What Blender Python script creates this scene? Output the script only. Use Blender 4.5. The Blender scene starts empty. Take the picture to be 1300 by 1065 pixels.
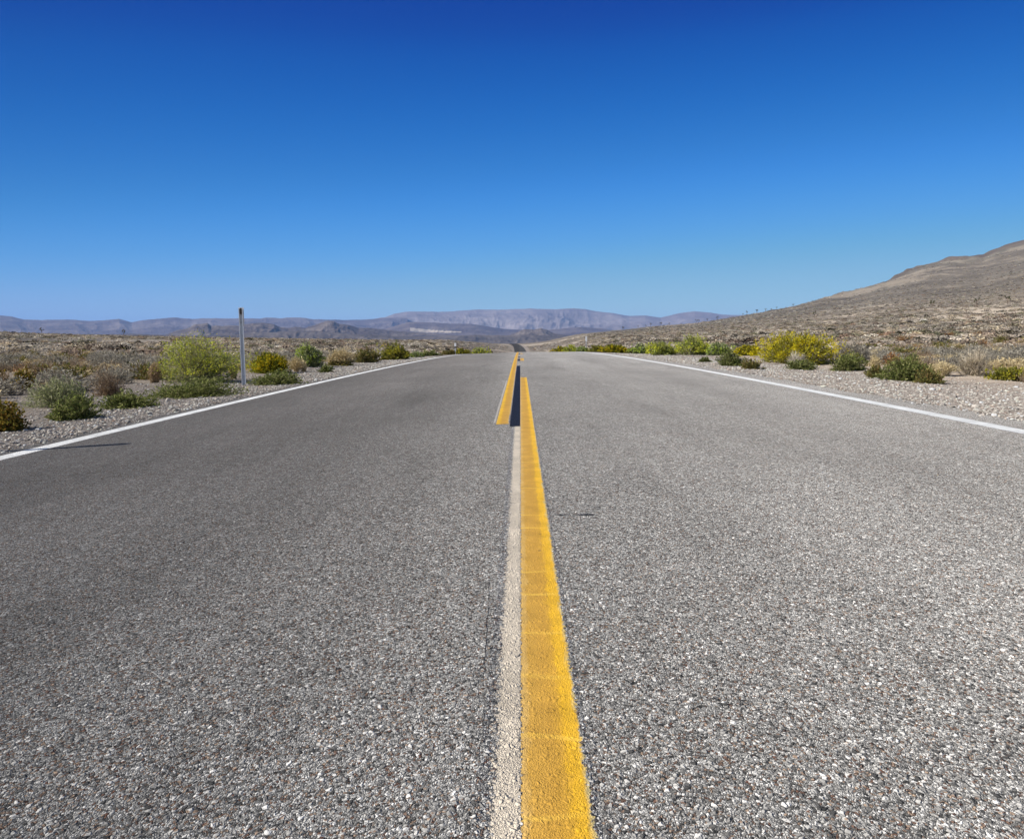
import bpy, math, random
import numpy as np
# ---------------------------------------------------------------- camera, world, sun, exposure
SC = bpy.context.scene
COL = SC.collection
cam = bpy.data.cameras.new('camera')
cam_o = bpy.data.objects.new('camera', cam); COL.objects.link(cam_o)
cam.sensor_width = 36.0
cam.lens = 36.0*903.0/1300.0
cam.shift_y = -45.0/1300.0
cam.clip_start = 0.05; cam.clip_end = 200000
cam_o.location = (0, 0, 0.75)
cam_o.rotation_euler = (math.radians(90-3.644), 0, math.radians(0.666))
SC.camera = cam_o
SC.view_settings.view_transform = 'Standard'
SC.view_settings.look = 'None'
SC.view_settings.gamma = 1.0
EXPO = 0.55
SC.view_settings.exposure = EXPO
SUN_EL, SUN_AZ = 38.0, -102.0           # azimuth clockwise from +Y
world = bpy.data.worlds.new('World'); SC.world = world; world.use_nodes = True
nt = world.node_tree; bg = nt.nodes['Background']
sky = nt.nodes.new('ShaderNodeTexSky'); sky.sky_type = 'NISHITA'; sky.sun_disc = False
sky.sun_elevation = math.radians(SUN_EL); sky.sun_rotation = math.radians(SUN_AZ)
sky.altitude = 3000; sky.air_density = 1.0; sky.dust_density = 0.2; sky.ozone_density = 6.0
pre = nt.nodes.new('ShaderNodeVectorMath'); pre.operation = 'SCALE'; pre.inputs['Scale'].default_value = 0.1
crv = nt.nodes.new('ShaderNodeRGBCurve')
CUR = [[(.062,.0),(.070,.001),(.094,.018),(.146,.086),(.276,.285),(1,.9)],
       [(.07,.02),(.121,.046),(.142,.092),(.189,.182),(.286,.347),(.468,.535),(1,.95)],
       [(.17,.26),(.270,.335),(.312,.44),(.396,.595),(.535,.775),(.674,.72),(1,1)]]
for ci, pts in enumerate(CUR):
    c = crv.mapping.curves[ci]
    c.points[0].location = (0, 0); c.points[1].location = pts[-1]
    for p in pts[:-1]: c.points.new(*p)
crv.mapping.update()
nt.links.new(sky.outputs[0], pre.inputs[0])
# the lens was polarised: the sky is held back towards both sides, most on the sun's side
tc = nt.nodes.new('ShaderNodeTexCoord'); sp = nt.nodes.new('ShaderNodeSeparateXYZ'); nt.links.new(tc.outputs['Generated'], sp.inputs[0])
m1 = nt.nodes.new('ShaderNodeMath'); m1.operation = 'MULTIPLY_ADD'; nt.links.new(sp.outputs[0], m1.inputs[0]); m1.inputs[1].default_value = -.62; m1.inputs[2].default_value = .16
m2 = nt.nodes.new('ShaderNodeMath'); m2.operation = 'MULTIPLY_ADD'; nt.links.new(sp.outputs[0], m2.inputs[0]); nt.links.new(m1.outputs[0], m2.inputs[1]); m2.inputs[2].default_value = 1.0
m3 = nt.nodes.new('ShaderNodeMath'); m3.operation = 'MAXIMUM'; nt.links.new(m2.outputs[0], m3.inputs[0]); m3.inputs[1].default_value = .5
pol = nt.nodes.new('ShaderNodeVectorMath'); pol.operation = 'SCALE'; nt.links.new(pre.outputs[0], pol.inputs[0]); nt.links.new(m3.outputs[0], pol.inputs['Scale'])
nt.links.new(pol.outputs[0], crv.inputs['Color'])
# overhead and behind, the unseen sky is lifted and warmed to neutralise blue shadows
def wmath(op, a, b, c=None, clamp=False):
    q = nt.nodes.new('ShaderNodeMath'); q.operation = op; q.use_clamp = clamp
    for i, v in enumerate((a, b) if c is None else (a, b, c)):
        if isinstance(v, (int, float)): q.inputs[i].default_value = v
        else: nt.links.new(v, q.inputs[i])
    return q.outputs[0]
up = wmath('MULTIPLY_ADD', sp.outputs[2], 5.0, -2.35, True); back = wmath('MULTIPLY_ADD', sp.outputs[1], -2.5, 1.0, True)
w_ = wmath('MAXIMUM', up, back)
fill_sky = nt.nodes.new('ShaderNodeVectorMath'); fill_sky.operation = 'MULTIPLY'; nt.links.new(pre.outputs[0], fill_sky.inputs[0]); fill_sky.inputs[1].default_value = (2.1, 1.5, 1.15)
mxs = nt.nodes.new('ShaderNodeMix'); mxs.data_type = 'RGBA'; nt.links.new(w_, mxs.inputs[0]); nt.links.new(crv.outputs[0], mxs.inputs[6]); nt.links.new(fill_sky.outputs[0], mxs.inputs[7])
nt.links.new(mxs.outputs[2], bg.inputs[0])
bg.inputs[1].default_value = 1.0/2**EXPO      # the 0.1 daylight strength is the scale above
sl = bpy.data.lights.new('sun', 'SUN'); sl.energy = 5.0; sl.angle = math.radians(0.53); sl.color = (1, .955, .88)
sun = bpy.data.objects.new('sun', sl); COL.objects.link(sun)
sun.rotation_euler = (math.radians(90-SUN_EL), 0, math.radians(180-SUN_AZ))
SC.cycles.max_bounces = 6; SC.cycles.volume_bounces = 1; SC.cycles.transparent_max_bounces = 8
# ---------------------------------------------------------------- helpers
rng = np.random.default_rng(7)
def tag(o, label=None, cat=None, group=None, kind=None):
    if label: o['label'] = label
    if cat: o['category'] = cat
    if group: o['group'] = group
    if kind: o['kind'] = kind
    return o
def mesh_np(name, V, F, mat, col=None, smooth=False):
    """V (n,3), F (m,k) all faces with k corners, col (n,3) optional colour of the surface"""
    V = np.ascontiguousarray(V, np.float32); F = np.ascontiguousarray(F, np.int32)
    me = bpy.data.meshes.new(name); k = F.shape[1]
    me.vertices.add(len(V)); me.vertices.foreach_set('co', V.ravel())
    me.loops.add(F.size); me.loops.foreach_set('vertex_index', F.ravel())
    me.polygons.add(len(F)); me.polygons.foreach_set('loop_start', np.arange(0, F.size, k, dtype=np.int32))
    me.polygons.foreach_set('use_smooth', np.full(len(F), bool(smooth)))
    me.update(calc_edges=True)
    if col is not None:
        a = me.color_attributes.new('Col', 'FLOAT_COLOR', 'POINT')
        c = np.ones((len(V), 4), np.float32); c[:, :3] = col; a.data.foreach_set('color', c.ravel())
    me.materials.append(mat)
    return me
def obj(name, me, parent=None, loc=None):
    o = bpy.data.objects.new(name, me); COL.objects.link(o)
    if parent: o.parent = parent
    if loc is not None: o.location = loc
    return o
def empty(name, loc, rz=0):
    o = bpy.data.objects.new(name, None); COL.objects.link(o); o.location = loc; o.rotation_euler = (0, 0, rz)
    o.empty_display_size = .2
    return o
def copy_tree(root, loc, rz, sc):
    r = root.copy(); COL.objects.link(r); r.location = loc; r.rotation_euler = (0, 0, rz); r.scale = sc
    for ch in list(root.children):
        c = ch.copy(); COL.objects.link(c); c.parent = r
    return r
# numpy gradient-free value noise and fractal sums
_P = rng.permutation(4096).astype(np.int64); _R = rng.random(4096)
def vnoise(x, y, s=0):
    x = np.asarray(x, float); y = np.asarray(y, float)
    xi = np.floor(x).astype(np.int64); yi = np.floor(y).astype(np.int64); fx = x-xi; fy = y-yi
    fx = fx*fx*fx*(fx*(fx*6-15)+10); fy = fy*fy*fy*(fy*(fy*6-15)+10)
    h = lambda a, b: _R[_P[(_P[(a+s*31) & 4095]+b) & 4095]]
    a = h(xi, yi); b = h(xi+1, yi); c = h(xi, yi+1); d = h(xi+1, yi+1)
    return a*(1-fx)*(1-fy)+b*fx*(1-fy)+c*(1-fx)*fy+d*fx*fy
def fbm(x, y, o=5, s=0, g=.5):
    t = 0; a = 1; n = 0
    for i in range(o):
        t = t+a*vnoise(x*2**i, y*2**i, s+i*7); n += a; a *= g
    return t/n
def ridged(x, y, o=5, s=0):
    t = 0; a = 1; n = 0
    for i in range(o):
        t = t+a*(1-np.abs(2*vnoise(x*2**i, y*2**i, s+i*5)-1)); n += a; a *= .5
    return t/n
# ---------------------------------------------------------------- materials
class NT:
    def __init__(s, name):
        s.m = bpy.data.materials.new(name); s.m.use_nodes = True; s.t = s.m.node_tree
        s.b = s.t.nodes['Principled BSDF']; s.b.inputs['Roughness'].default_value = .9
        s.b.inputs['Specular IOR Level'].default_value = .2
    def n(s, typ, **kw):
        q = s.t.nodes.new('ShaderNode'+typ)
        for k, v in kw.items():
            if k in ('operation', 'blend_type', 'data_type', 'feature', 'noise_dimensions', 'attribute_name', 'interpolation', 'distance', 'voronoi_dimensions'): setattr(q, k, v)
            else: q.inputs[k.replace('_', ' ')].default_value = v
        return q
    def l(s, a, b): s.t.links.new(a, b)
    def coord(s): return s.n('TexCoord').outputs['Object']
    def noise(s, sc, det=4, rough=.6, vec=None, scale3=None):
        q = s.n('TexNoise', Scale=sc, Detail=det, Roughness=rough)
        v = vec or s.coord()
        if scale3:
            mp = s.n('Mapping'); mp.inputs['Scale'].default_value = scale3; s.l(v, mp.inputs[0]); v = mp.outputs[0]
        s.l(v, q.inputs['Vector']); return q.outputs['Fac']
    def voro(s, sc, feature='F1', vec=None):
        q = s.n('TexVoronoi', feature=feature, Scale=sc); s.l(vec or s.coord(), q.inputs['Vector']); return q
    def ramp(s, fac, pts, interp='LINEAR'):
        q = s.n('ValToRGB'); e = q.color_ramp; e.interpolation = interp
        while len(e.elements) > 1: e.elements.remove(e.elements[-1])
        e.elements[0].position = pts[0][0]; e.elements[0].color = c4(pts[0][1])
        for p, c in pts[1:]: e.elements.new(p).color = c4(c)
        s.l(fac, q.inputs['Fac']); return q.outputs['Color']
    def mix(s, fac, a, b, bt='MIX'):
        q = s.n('Mix', data_type='RGBA', blend_type=bt)
        for si, v in ((0, fac), (6, a), (7, b)):
            sock = q.inputs[si]
            if isinstance(v, (int, float)): sock.default_value = v if si == 0 else (v, v, v, 1)
            elif isinstance(v, tuple): sock.default_value = c4(v)
            else: s.l(v, sock)
        return q.outputs[2]
    def math(s, op, a, b=0.0, c=0.0, clamp=False):
        q = s.n('Math', operation=op); q.use_clamp = clamp
        for i, v in enumerate((a, b, c)):
            if isinstance(v, (int, float)): q.inputs[i].default_value = v
            else: s.l(v, q.inputs[i])
        return q.outputs[0]
    def mrange(s, v, a, b, c=0.0, d=1.0):
        q = s.n('MapRange'); s.l(v, q.inputs[0])
        for i, x in enumerate((a, b, c, d)): q.inputs[i+1].default_value = x
        return q.outputs[0]
    def bump(s, h, strength, dist):
        q = s.n('Bump', Strength=strength, Distance=dist); s.l(h, q.inputs['Height']); return q.outputs[0]
def c4(c):
    if isinstance(c, (int, float)): return (c, c, c, 1)
    return tuple(c)+((1,) if len(c) == 3 else ())
def asphalt(m):
    """stone-chip surface: returns colour and height sockets"""
    co = m.coord()
    ng = m.n('TexNoise', Scale=90, Detail=2); m.l(co, ng.inputs['Vector'])
    wv = m.n('VectorMath', operation='SCALE'); m.l(ng.outputs['Color'], wv.inputs[0]); wv.inputs['Scale'].default_value = .008
    ad = m.n('VectorMath', operation='ADD'); m.l(co, ad.inputs[0]); m.l(wv.outputs[0], ad.inputs[1]); v = ad.outputs[0]
    v1 = m.voro(215, vec=v); e1 = m.voro(215, 'DISTANCE_TO_EDGE', vec=v)
    v2 = m.voro(118, vec=v); e2 = m.voro(118, 'DISTANCE_TO_EDGE', vec=v)
    s1 = m.n('SeparateColor'); m.l(v1.outputs['Color'], s1.inputs[0])
    s2 = m.n('SeparateColor'); m.l(v2.outputs['Color'], s2.inputs[0])
    big = m.math('GREATER_THAN', s2.outputs[1], .74)
    rnd = m.mix(big, s1.outputs[0], s2.outputs[0])
    rs = m.n('SeparateColor'); m.l(rnd, rs.inputs[0])
    col = m.ramp(rs.outputs[0], [(0, (.04,.04,.04)), (.12, (.12,.118,.113)), (.35, (.27,.262,.248)), (.7, (.42,.41,.385)), (.9, (.57,.555,.525)), (1, (.74,.72,.68))])
    sx = m.n('SeparateXYZ'); m.l(co, sx.inputs[0]); X = sx.outputs[0]
    red = m.math('GREATER_THAN', s1.outputs[2], m.mrange(X, -2, .3, .80, .885))
    # the left lane's chips are duller and more alike
    col = m.mix(m.mrange(X, -2.6, -.2, .38, 0), col, (.25, .245, .235))
    col = m.mix(red, col, m.ramp(s1.outputs[1], [(0, (.14,.075,.055)), (.5, (.22,.16,.125)), (1, (.40,.30,.22))]))
    h = m.mix(big, m.mrange(e1.outputs['Distance'], 0, .35), m.mrange(e2.outputs['Distance'], 0, .3, 0, 1.5))
    hs = m.n('SeparateColor'); m.l(h, hs.inputs[0])
    tilt = m.math('MULTIPLY', rs.outputs[0], .35)
    fine = m.noise(420, 2, .6)
    height = m.math('ADD', m.math('ADD', hs.outputs[0], tilt), m.math('MULTIPLY', fine, .5))
    gap = m.mrange(hs.outputs[0], 0, .28, .22, 1)
    col = m.mix(1.0, col, gap, 'MULTIPLY')
    # coarse mottling that survives at a distance, long streaks along the lane
    n1 = m.mrange(m.noise(22, 4, .75), .3, .7, .80, 1.20)
    n2 = m.mrange(m.noise(1.0, 5, .65, scale3=(1.1, .16, 1)), .3, .7, .86, 1.14)
    n3 = m.mrange(m.noise(.35, 4, .6), .3, .7, .90, 1.10)
    # oil-darkened smears between the wheel tracks and a few polished patches
    oil = m.mrange(m.noise(.8, 4, .6, scale3=(2.2, .25, 1)), .56, .68, 1, .84); n3 = m.math('MULTIPLY', n3, oil)
    col = m.mix(1.0, col, m.math('MULTIPLY', m.math('MULTIPLY', n1, n2), n3), 'MULTIPLY')
    # paints shaded chip sides into the left lane, sunlit into the right; plus wheel tracks
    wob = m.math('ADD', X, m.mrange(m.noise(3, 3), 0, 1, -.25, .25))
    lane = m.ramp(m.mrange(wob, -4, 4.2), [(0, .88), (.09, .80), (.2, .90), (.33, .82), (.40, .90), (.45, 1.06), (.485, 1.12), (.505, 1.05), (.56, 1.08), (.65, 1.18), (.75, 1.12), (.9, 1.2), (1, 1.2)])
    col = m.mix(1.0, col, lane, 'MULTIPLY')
    col = m.mix(1.0, col, (1.03, 1.025, 1.025), 'MULTIPLY')
    # newer, blacker surfacing on the far side of the dip
    col = m.mix(1.0, col, m.mrange(sx.outputs[1], 150, 190, 1, .2), 'MULTIPLY')
    return col, height
def M_asphalt():
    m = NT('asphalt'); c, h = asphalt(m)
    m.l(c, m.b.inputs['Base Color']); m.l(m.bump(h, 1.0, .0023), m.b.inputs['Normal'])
    m.b.inputs['Diffuse Roughness'].default_value = .9
    m.b.inputs['Roughness'].default_value = 1.0; m.b.inputs['Specular IOR Level'].default_value = .06
    return m.m
def M_paint(name, xa, xb, colf, wear=.5, rag=.012, hk=.55):
    """road paint between x=xa..xb; ragged edges and worn chips show the stone below"""
    m = NT(name); c, h = asphalt(m); co = m.coord()
    sx = m.n('SeparateXYZ'); m.l(co, sx.inputs[0]); X = sx.outputs[0]
    jag = m.math('MULTIPLY', m.math('SUBTRACT', m.noise(110, 3, .7), .5), rag*2.2)
    Xj = m.math('ADD', X, jag)
    inside = m.math('MULTIPLY', m.mrange(Xj, xa-.001, xa+.001), m.mrange(Xj, xb+.001, xb-.001))
    pits = m.mrange(m.math('SUBTRACT', h, m.math('MULTIPLY', m.noise(5, 4), .9)), -.36+.3*wear-.03, -.36+.3*wear+.03)
    mask = m.math('MULTIPLY', inside, pits)
    pc = colf(m, X)
    m.l(m.mix(mask, c, pc), m.b.inputs['Base Color'])
    hh = m.math('ADD', m.math('MULTIPLY', h, m.mrange(mask, 0, 1, 1, hk)), m.math('MULTIPLY', mask, .3))
    m.l(m.bump(hh, 1.0, .004), m.b.inputs['Normal'])
    m.b.inputs['Roughness'].default_value = .6; m.b.inputs['Specular IOR Level'].default_value = .1
    return m.m
def col_yellow(x0, x1):
    def f(m, X):
        t = m.mrange(X, x0, x1)
        n = m.math('ADD', t, m.mrange(m.noise(40, 3, scale3=(1, .35, 1)), 0, 1, -.16, .16))
        c = m.ramp(n, [(0, (.62,.40,.13)), (.12, (.60,.37,.10)), (.18, (.57,.325,.06)), (.5, (.56,.31,.05)), (.64, (.60,.335,.045)), (.74, (.76,.43,.03)), (.90, (.78,.45,.035)), (1, (.58,.47,.22))])
        d = m.mrange(m.noise(9, 5, .7), .35, .75, .74, 1.06)
        c = m.mix(1.0, c, d, 'MULTIPLY')
        fine = m.mrange(m.noise(260, 3, .7, scale3=(1, .5, 1)), .3, .7, .85, 1.12)
        c = m.mix(1.0, c, fine, 'MULTIPLY')
        # thin transverse wrinkles where the paint skinned over
        w = m.n('TexWave', Scale=1.35, Distortion=3.0, Detail=2.0); w.bands_direction = 'Y'; m.l(m.coord(), w.inputs['Vector'])
        w.inputs['Detail Scale'].default_value = 1.6
        c = m.mix(m.math('MULTIPLY', m.mrange(w.outputs['Fac'], .982, .996), m.mrange(m.noise(2.3, 3), .44, .58, 0, .5)), c, (.80,.51,.08))
        sp = m.voro(7); spd = m.math('LESS_THAN', sp.outputs['Distance'], .045)
        return m.mix(m.math('MULTIPLY', spd, .6), c, (.12,.08,.04))
    return f
def col_plain(rgb, amp=.12):
    def f(m, X):
        c = m.mix(1.0, rgb, m.mrange(m.noise(6, 5, .7), .3, .7, 1-amp, 1+amp), 'MULTIPLY')
        return m.mix(1.0, c, m.mrange(m.noise(220, 3, .7), .3, .7, .86, 1.1), 'MULTIPLY')
    return f
def M_foliage(name, rough=.8, trans=.25):
    m = NT(name); a = m.n('VertexColor'); a.layer_name = 'Col'
    d = m.n('BsdfDiffuse'); t = m.n('BsdfTranslucent'); mx = m.n('MixShader'); mx.inputs[0].default_value = trans
    m.l(a.outputs[0], d.inputs[0]); m.l(a.outputs[0], t.inputs[0]); m.l(d.outputs[0], mx.inputs[1]); m.l(t.outputs[0], mx.inputs[2])
    m.l(mx.outputs[0], m.t.nodes['Material Output'].inputs[0]); return m.m
def M_vcol(name, rough=.95):
    m = NT(name); a = m.n('VertexColor'); a.layer_name = 'Col'
    n = m.mrange(m.noise(60, 3), .3, .7, .85, 1.15); m.l(m.mix(1.0, a.outputs[0], n, 'MULTIPLY'), m.b.inputs['Base Color'])
    m.b.inputs['Roughness'].default_value = rough; return m.m
def M_plainmat(name, rgb, rough=.5, metal=0.0, bumpd=0):
    m = NT(name)
    c = m.mix(1.0, rgb, m.mrange(m.noise(9, 5, .7, scale3=(1, 1, .25)), .3, .7, .82, 1.12), 'MULTIPLY'); m.l(c, m.b.inputs['Base Color'])
    m.b.inputs['Roughness'].default_value = rough; m.b.inputs['Metallic'].default_value = metal
    return m.m
# ---------------------------------------------------------------- terrain functions
SIL=np.array([(-180,6,500),(-60,10,500),(-47.04,8.36,500),(-36.34,7.16,560),(-33.09,5.03,600),(-29.58,3.38,600),(-22.91,1.02,650),(-17.28,-0.42,700),(-10.08,-2.18,800),(-2.88,-2.2,1000),(-0.35,-2.21,1300),(1.42,-0.22,1200),(4.26,5.49,1000),(7.94,11.99,1000),(10.57,16.75,1000),(13.58,20.71,1000),(17.36,30.88,1050),(21.08,42.39,1150),(22.58,51.8,1300),(24.56,59.02,1500),(28.16,84.51,1900),(29.71,92.05,2000),(31.22,94.84,2050),(32.6,97.03,2100),(33.45,104.17,2150),(34.79,111.59,2200),(42.19,143.73,2300),(60,150,2300),(110,60,1500),(150,10,600),(180,6,500)],float)
def sst(a,b,x):
    t=np.clip((x-a)/(b-a),0,1); return t*t*(3-2*t)
KN=[(80,-.966,-.034),(200,-5.6,-.042),(300,-9.3,-.028),(380,-10.7,.002),(480,-8.4,.018),(750,-5.06,.006),(900,-5.8,-.012),(1500,-14,-.012)]
def prof(y):
    y=np.asarray(y,float); z=.01*y-.000276*y*y
    z=np.where(y<0,.01*y,z)
    for (a,za,ma),(b,zb,mb) in zip(KN,KN[1:]):
        h=b-a; t=np.clip((y-a)/h,0,1)
        v=(2*t**3-3*t**2+1)*za+(t**3-2*t**2+t)*h*ma+(-2*t**3+3*t**2)*zb+(t**3-t**2)*h*mb
        z=np.where(y>=a,v,z)
    return np.where(y>1500,-14-.012*(y-1500),z)
def xc(y):
    y=np.asarray(y,float); return np.where(y>430,-(np.clip(y-430,0,700)**2)*6e-5,0)
def cross(u):
    return np.where(u<0,-.036*np.clip(-u,0,3.95)-.04*np.clip(-u-3.95,0,1.5),.006*np.clip(u,0,4.2)-.025*np.clip(u-4.2,0,3))
def plain(x,y):
    r=np.hypot(x,y)+1e-6; az=np.degrees(np.arctan2(x,y))
    e=np.interp(az,SIL[:,0],SIL[:,1])*1e-3; R=np.interp(az,SIL[:,0],SIL[:,2])
    zs=e*R; base=-.2-.0*r
    rel0=-.95
    g=np.where(zs>5,1.45,1.2)
    z=rel0+(zs-rel0)*np.clip(r/R,0,1)**g
    over=np.clip(r-R,0,None)
    # beyond the skyline the ground falls away to the far basin
    z2=zs-(over*.02+np.clip(over,0,300)*.02)
    z2=np.maximum(z2,-50)
    return np.where(r<R,z,z2)+.75
def terrain(x,y):
    u=x-xc(y); S=prof(y)+cross(u)
    w0=5.0; w1=np.where(y<40,28,28)+0*y
    w1=np.where(y<40,26,np.interp(y,[40,70,480,900,1500],[26,12,55,90,200]))
    w=sst(0,1,(np.abs(u)-w0)/(w1-w0))
    w=np.where(y>1500,1,w)
    return S*(1-w)+plain(x,y)*w
# ---------------------------------------------------------------- ground sheet (one polar sheet out to the horizon)
def und(x, y):
    r = np.hypot(x, y)
    u = np.abs(x-xc(y)); off = sst(4.6, 9, u)
    n = (fbm(x*.6, y*.6, 4, 3)-.5)*.16+(fbm(x*.07+9, y*.07, 4, 11)-.5)*np.clip(r*.012, 0, 1.6)
    hill = sst(300, 1500, r)*sst(14, 26, np.degrees(np.arctan2(x, y)))
    a = np.degrees(np.arctan2(x, y)); lr = np.log(np.maximum(r, 50))
    wrp = fbm(a*.09, lr*2.2, 3, 29)*1.6
    gul = ((ridged(a*.07+wrp*.4, lr*7+a*.12+wrp, 5, 21)-.6)*15+(ridged(a*.25, lr*22+a*.3+wrp*2, 4, 27)-.6)*5)*hill*np.clip(r/1300, .2, 1.4)
    return n*off*np.where(r > 3000, 0, 1)+gul*sst(0, 2, off+1)
def palef(x, y):
    r = np.hypot(x, y); a = np.degrees(np.arctan2(x, y)); lr = np.log(np.maximum(r, 20))
    return sst(.585, .66, fbm(a*.16+4, lr*5.5+a*.10, 5, 61, .62))*sst(35, 70, r)
def ground_z(x, y):
    return terrain(x, y)+und(x, y)
def M_ground():
    m = NT('desert_soil'); co = m.coord()
    at = m.n('VertexColor'); at.layer_name = 'Col'     # r: roadside gravel, g: shrub-covered distance, b: hill
    s = m.n('SeparateColor'); m.l(at.outputs[0], s.inputs[0])
    soil = m.ramp(m.noise(.9, 6, .7), [(.3, (.27,.21,.16)), (.5, (.36,.29,.22)), (.7, (.45,.38,.30))])
    v = m.voro(26); vs = m.n('SeparateColor'); m.l(v.outputs['Color'], vs.inputs[0])
    peb = m.ramp(vs.outputs[0], [(0, (.15,.12,.10)), (.35, (.30,.25,.21)), (.7, (.42,.37,.33)), (1, (.66,.62,.57))])
    grav = m.mix(m.mrange(v.outputs['Distance'], .02, .6, 0, .75), peb, (.13,.105,.085))
    soil = m.mix(m.mrange(m.noise(5, 4), .45, .6, .15, .75), soil, grav)
    base = m.mix(s.outputs[0], soil, grav)
    # distant plain and hillside: low scrub over pale soil, seen as fine mottling
    sc1 = m.noise(.22, 6, .75); sc2 = m.noise(.02, 6, .7, scale3=(.5, 1.6, 1)); sc3 = m.noise(1.3, 3, .8)
    cover = m.ramp(m.math('ADD', m.math('MULTIPLY', sc1, .55), m.math('MULTIPLY', sc3, .45)),
        [(.36, (.065,.053,.043)), (.46, (.125,.103,.080)), (.54, (.19,.16,.125)), (.63, (.28,.235,.19))])
    pale = m.mrange(sc2, .575, .64)
    pa = m.n('VertexColor'); pa.layer_name = 'Pale'; ps = m.n('SeparateColor'); m.l(pa.outputs[0], ps.inputs[0])
    pmask = m.math('MULTIPLY', ps.outputs[0], m.mrange(sc3, .35, .6, .55, 1))
    cover = m.mix(m.math('MULTIPLY', pmask, .7), cover, (.44,.37,.29))
    base = m.mix(s.outputs[1], base, cover)
    h1 = m.noise(.011, 8, .68, scale3=(1.3, .8, 1.3)); h2 = m.noise(.16, 6, .75); h3 = m.noise(.9, 4, .8)
    hc = m.ramp(m.math('ADD', m.math('MULTIPLY', h1, .45), m.math('ADD', m.math('MULTIPLY', h2, .3), m.math('MULTIPLY', h3, .25))),
        [(.38, (.052,.044,.036)), (.46, (.088,.075,.060)), (.53, (.122,.104,.083)), (.61, (.175,.15,.12))])
    hc = m.mix(m.math('MULTIPLY', m.mrange(h1, .60, .68), .25), hc, (.28,.24,.19))
    dots = m.voro(.30); hc = m.mix(m.math('MULTIPLY', m.math('LESS_THAN', dots.outputs['Distance'], .36), .55), hc, (.07,.062,.048))
    grn = m.mrange(m.noise(.006, 4, .6, scale3=(.6, 1.4, 1)), .5, .6, 0, .35); hc = m.mix(grn, hc, (.125,.125,.095))
    hc = m.mix(m.math('MULTIPLY', pmask, .35), hc, (.38,.32,.25))
    hc = m.mix(m.math('MULTIPLY', ps.outputs[1], m.mrange(h2, .35, .6, .3, .9)), hc, (.075,.058,.050))
    base = m.mix(s.outputs[2], base, hc)
    m.l(base, m.b.inputs['Base Color'])
    hh = m.mix(s.outputs[1], v.outputs['Distance'], m.math('MULTIPLY', sc3, 1.0))
    hs = m.n('SeparateColor'); m.l(hh, hs.inputs[0])
    m.l(m.bump(hs.outputs[0], .8, .03), m.b.inputs['Normal']); m.b.inputs['Diffuse Roughness'].default_value = .9
    return m.m
az = np.concatenate([np.linspace(-180, -46, 60)[:-1], np.linspace(-46, 46, 620)[:-1], np.linspace(46, 180, 60)[:-1]])
rr = [0.4]
while rr[-1] < 29000: rr.append(rr[-1]*(1.022 if rr[-1] < 3500 else 1.06))
rr = np.array(rr)
A, R_ = np.meshgrid(np.radians(az), rr)
GX = (R_*np.sin(A)).ravel(); GY = (R_*np.cos(A)).ravel()
GZ = ground_z(GX, GY)
GU = np.abs(GX-xc(GY)); GR = np.hypot(GX, GY)
inroad = (GY < 920)
wl = np.where(GX < xc(GY), 3.80, 4.15)
sink = np.clip(.05+GR*.0008, .05, .6)*(1-sst(0, 1, (GU-wl)/(.10+GR*.004)))*inroad
GZ = GZ-sink+np.where(GR > 3000, 0, 0)
nr, na = len(rr), len(az)
ii = np.arange(nr-1)[:, None]*na; jj = np.arange(na)[None]; j2 = (jj+1) % na
GF = np.stack([(ii+jj), (ii+j2), (ii+na+j2), (ii+na+jj)], -1).reshape(-1, 4)[:, ::-1]
GV = np.stack([GX, GY, GZ], 1)
GV = np.vstack([GV, [[0, 0, -.06]]]); cidx = len(GV)-1
gm = M_ground()
azd = np.degrees(np.arctan2(GX, GY))
gr_n = (fbm(GX*.35, GY*.35, 3, 41)-.5)*2.4
gravel = 1-sst(5.0, 8.2, GU-np.where(GX > 0, .9, -.3)+gr_n)
gcol = np.stack([gravel*(GY < 920), sst(25, 90, GR)*(1-gravel), sst(220, 700, GR)*sst(3, 9, azd)], 1)
gcol = np.vstack([gcol, [[0, 0, 0]]])
gme = mesh_np('desert_ground', GV, GF, gm, gcol, smooth=True)
pcl = gme.color_attributes.new('Pale', 'FLOAT_COLOR', 'POINT'); pc = np.ones((len(GV), 4), np.float32); pc[:, :3] = palef(GV[:, 0], GV[:, 1])[:, None]; _rs = np.hypot(GV[:, 0], GV[:, 1]); _as = np.degrees(np.arctan2(GV[:, 0], GV[:, 1])); _RS = np.interp(_as, SIL[:, 0], SIL[:, 2])
pc[:, 1] = sst(.90, .97, _rs/_RS+(fbm(_as*.8, np.log(_rs+1)*20, 4, 67)-.5)*.12)*sst(24, 28, _as)*sst(1.25, 1.1, _rs/_RS); pcl.data.foreach_set('color', pc.ravel())
ground = tag(obj('desert_ground', gme), kind='structure')
# ---------------------------------------------------------------- road
ys = np.concatenate([np.arange(-6, 60, .5), np.arange(60, 920, 3.0)])
def strip(name, us, mat, lift, y0=-6, y1=917, step=None, kind='structure', wob=0):
    yy = ys[(ys >= y0) & (ys <= y1)] if step is None else np.arange(y0, y1+1e-6, step)
    yy = np.unique(np.concatenate([[y0], yy, [y1]])); us = np.array([us[0], us[0]+.008, us[-1]-.006, us[-1]])
    U, Y = np.meshgrid(us, yy)
    LF = np.full(len(us), lift); LF[0] = LF[-1] = .0003
    X = U+xc(Y); Z = prof(Y)+cross(U)+LF[None]*1.0
    k = len(us); i = np.arange(len(yy)-1)[:, None]*k; j = np.arange(k-1)[None]
    F = np.stack([i+j, i+j+1, i+k+j+1, i+k+j], -1).reshape(-1, 4)
    return tag(obj(name, mesh_np(name, np.stack([X.ravel(), Y.ravel(), Z.ravel()], 1), F, mat)), kind=kind)
MA = M_asphalt()
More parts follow.
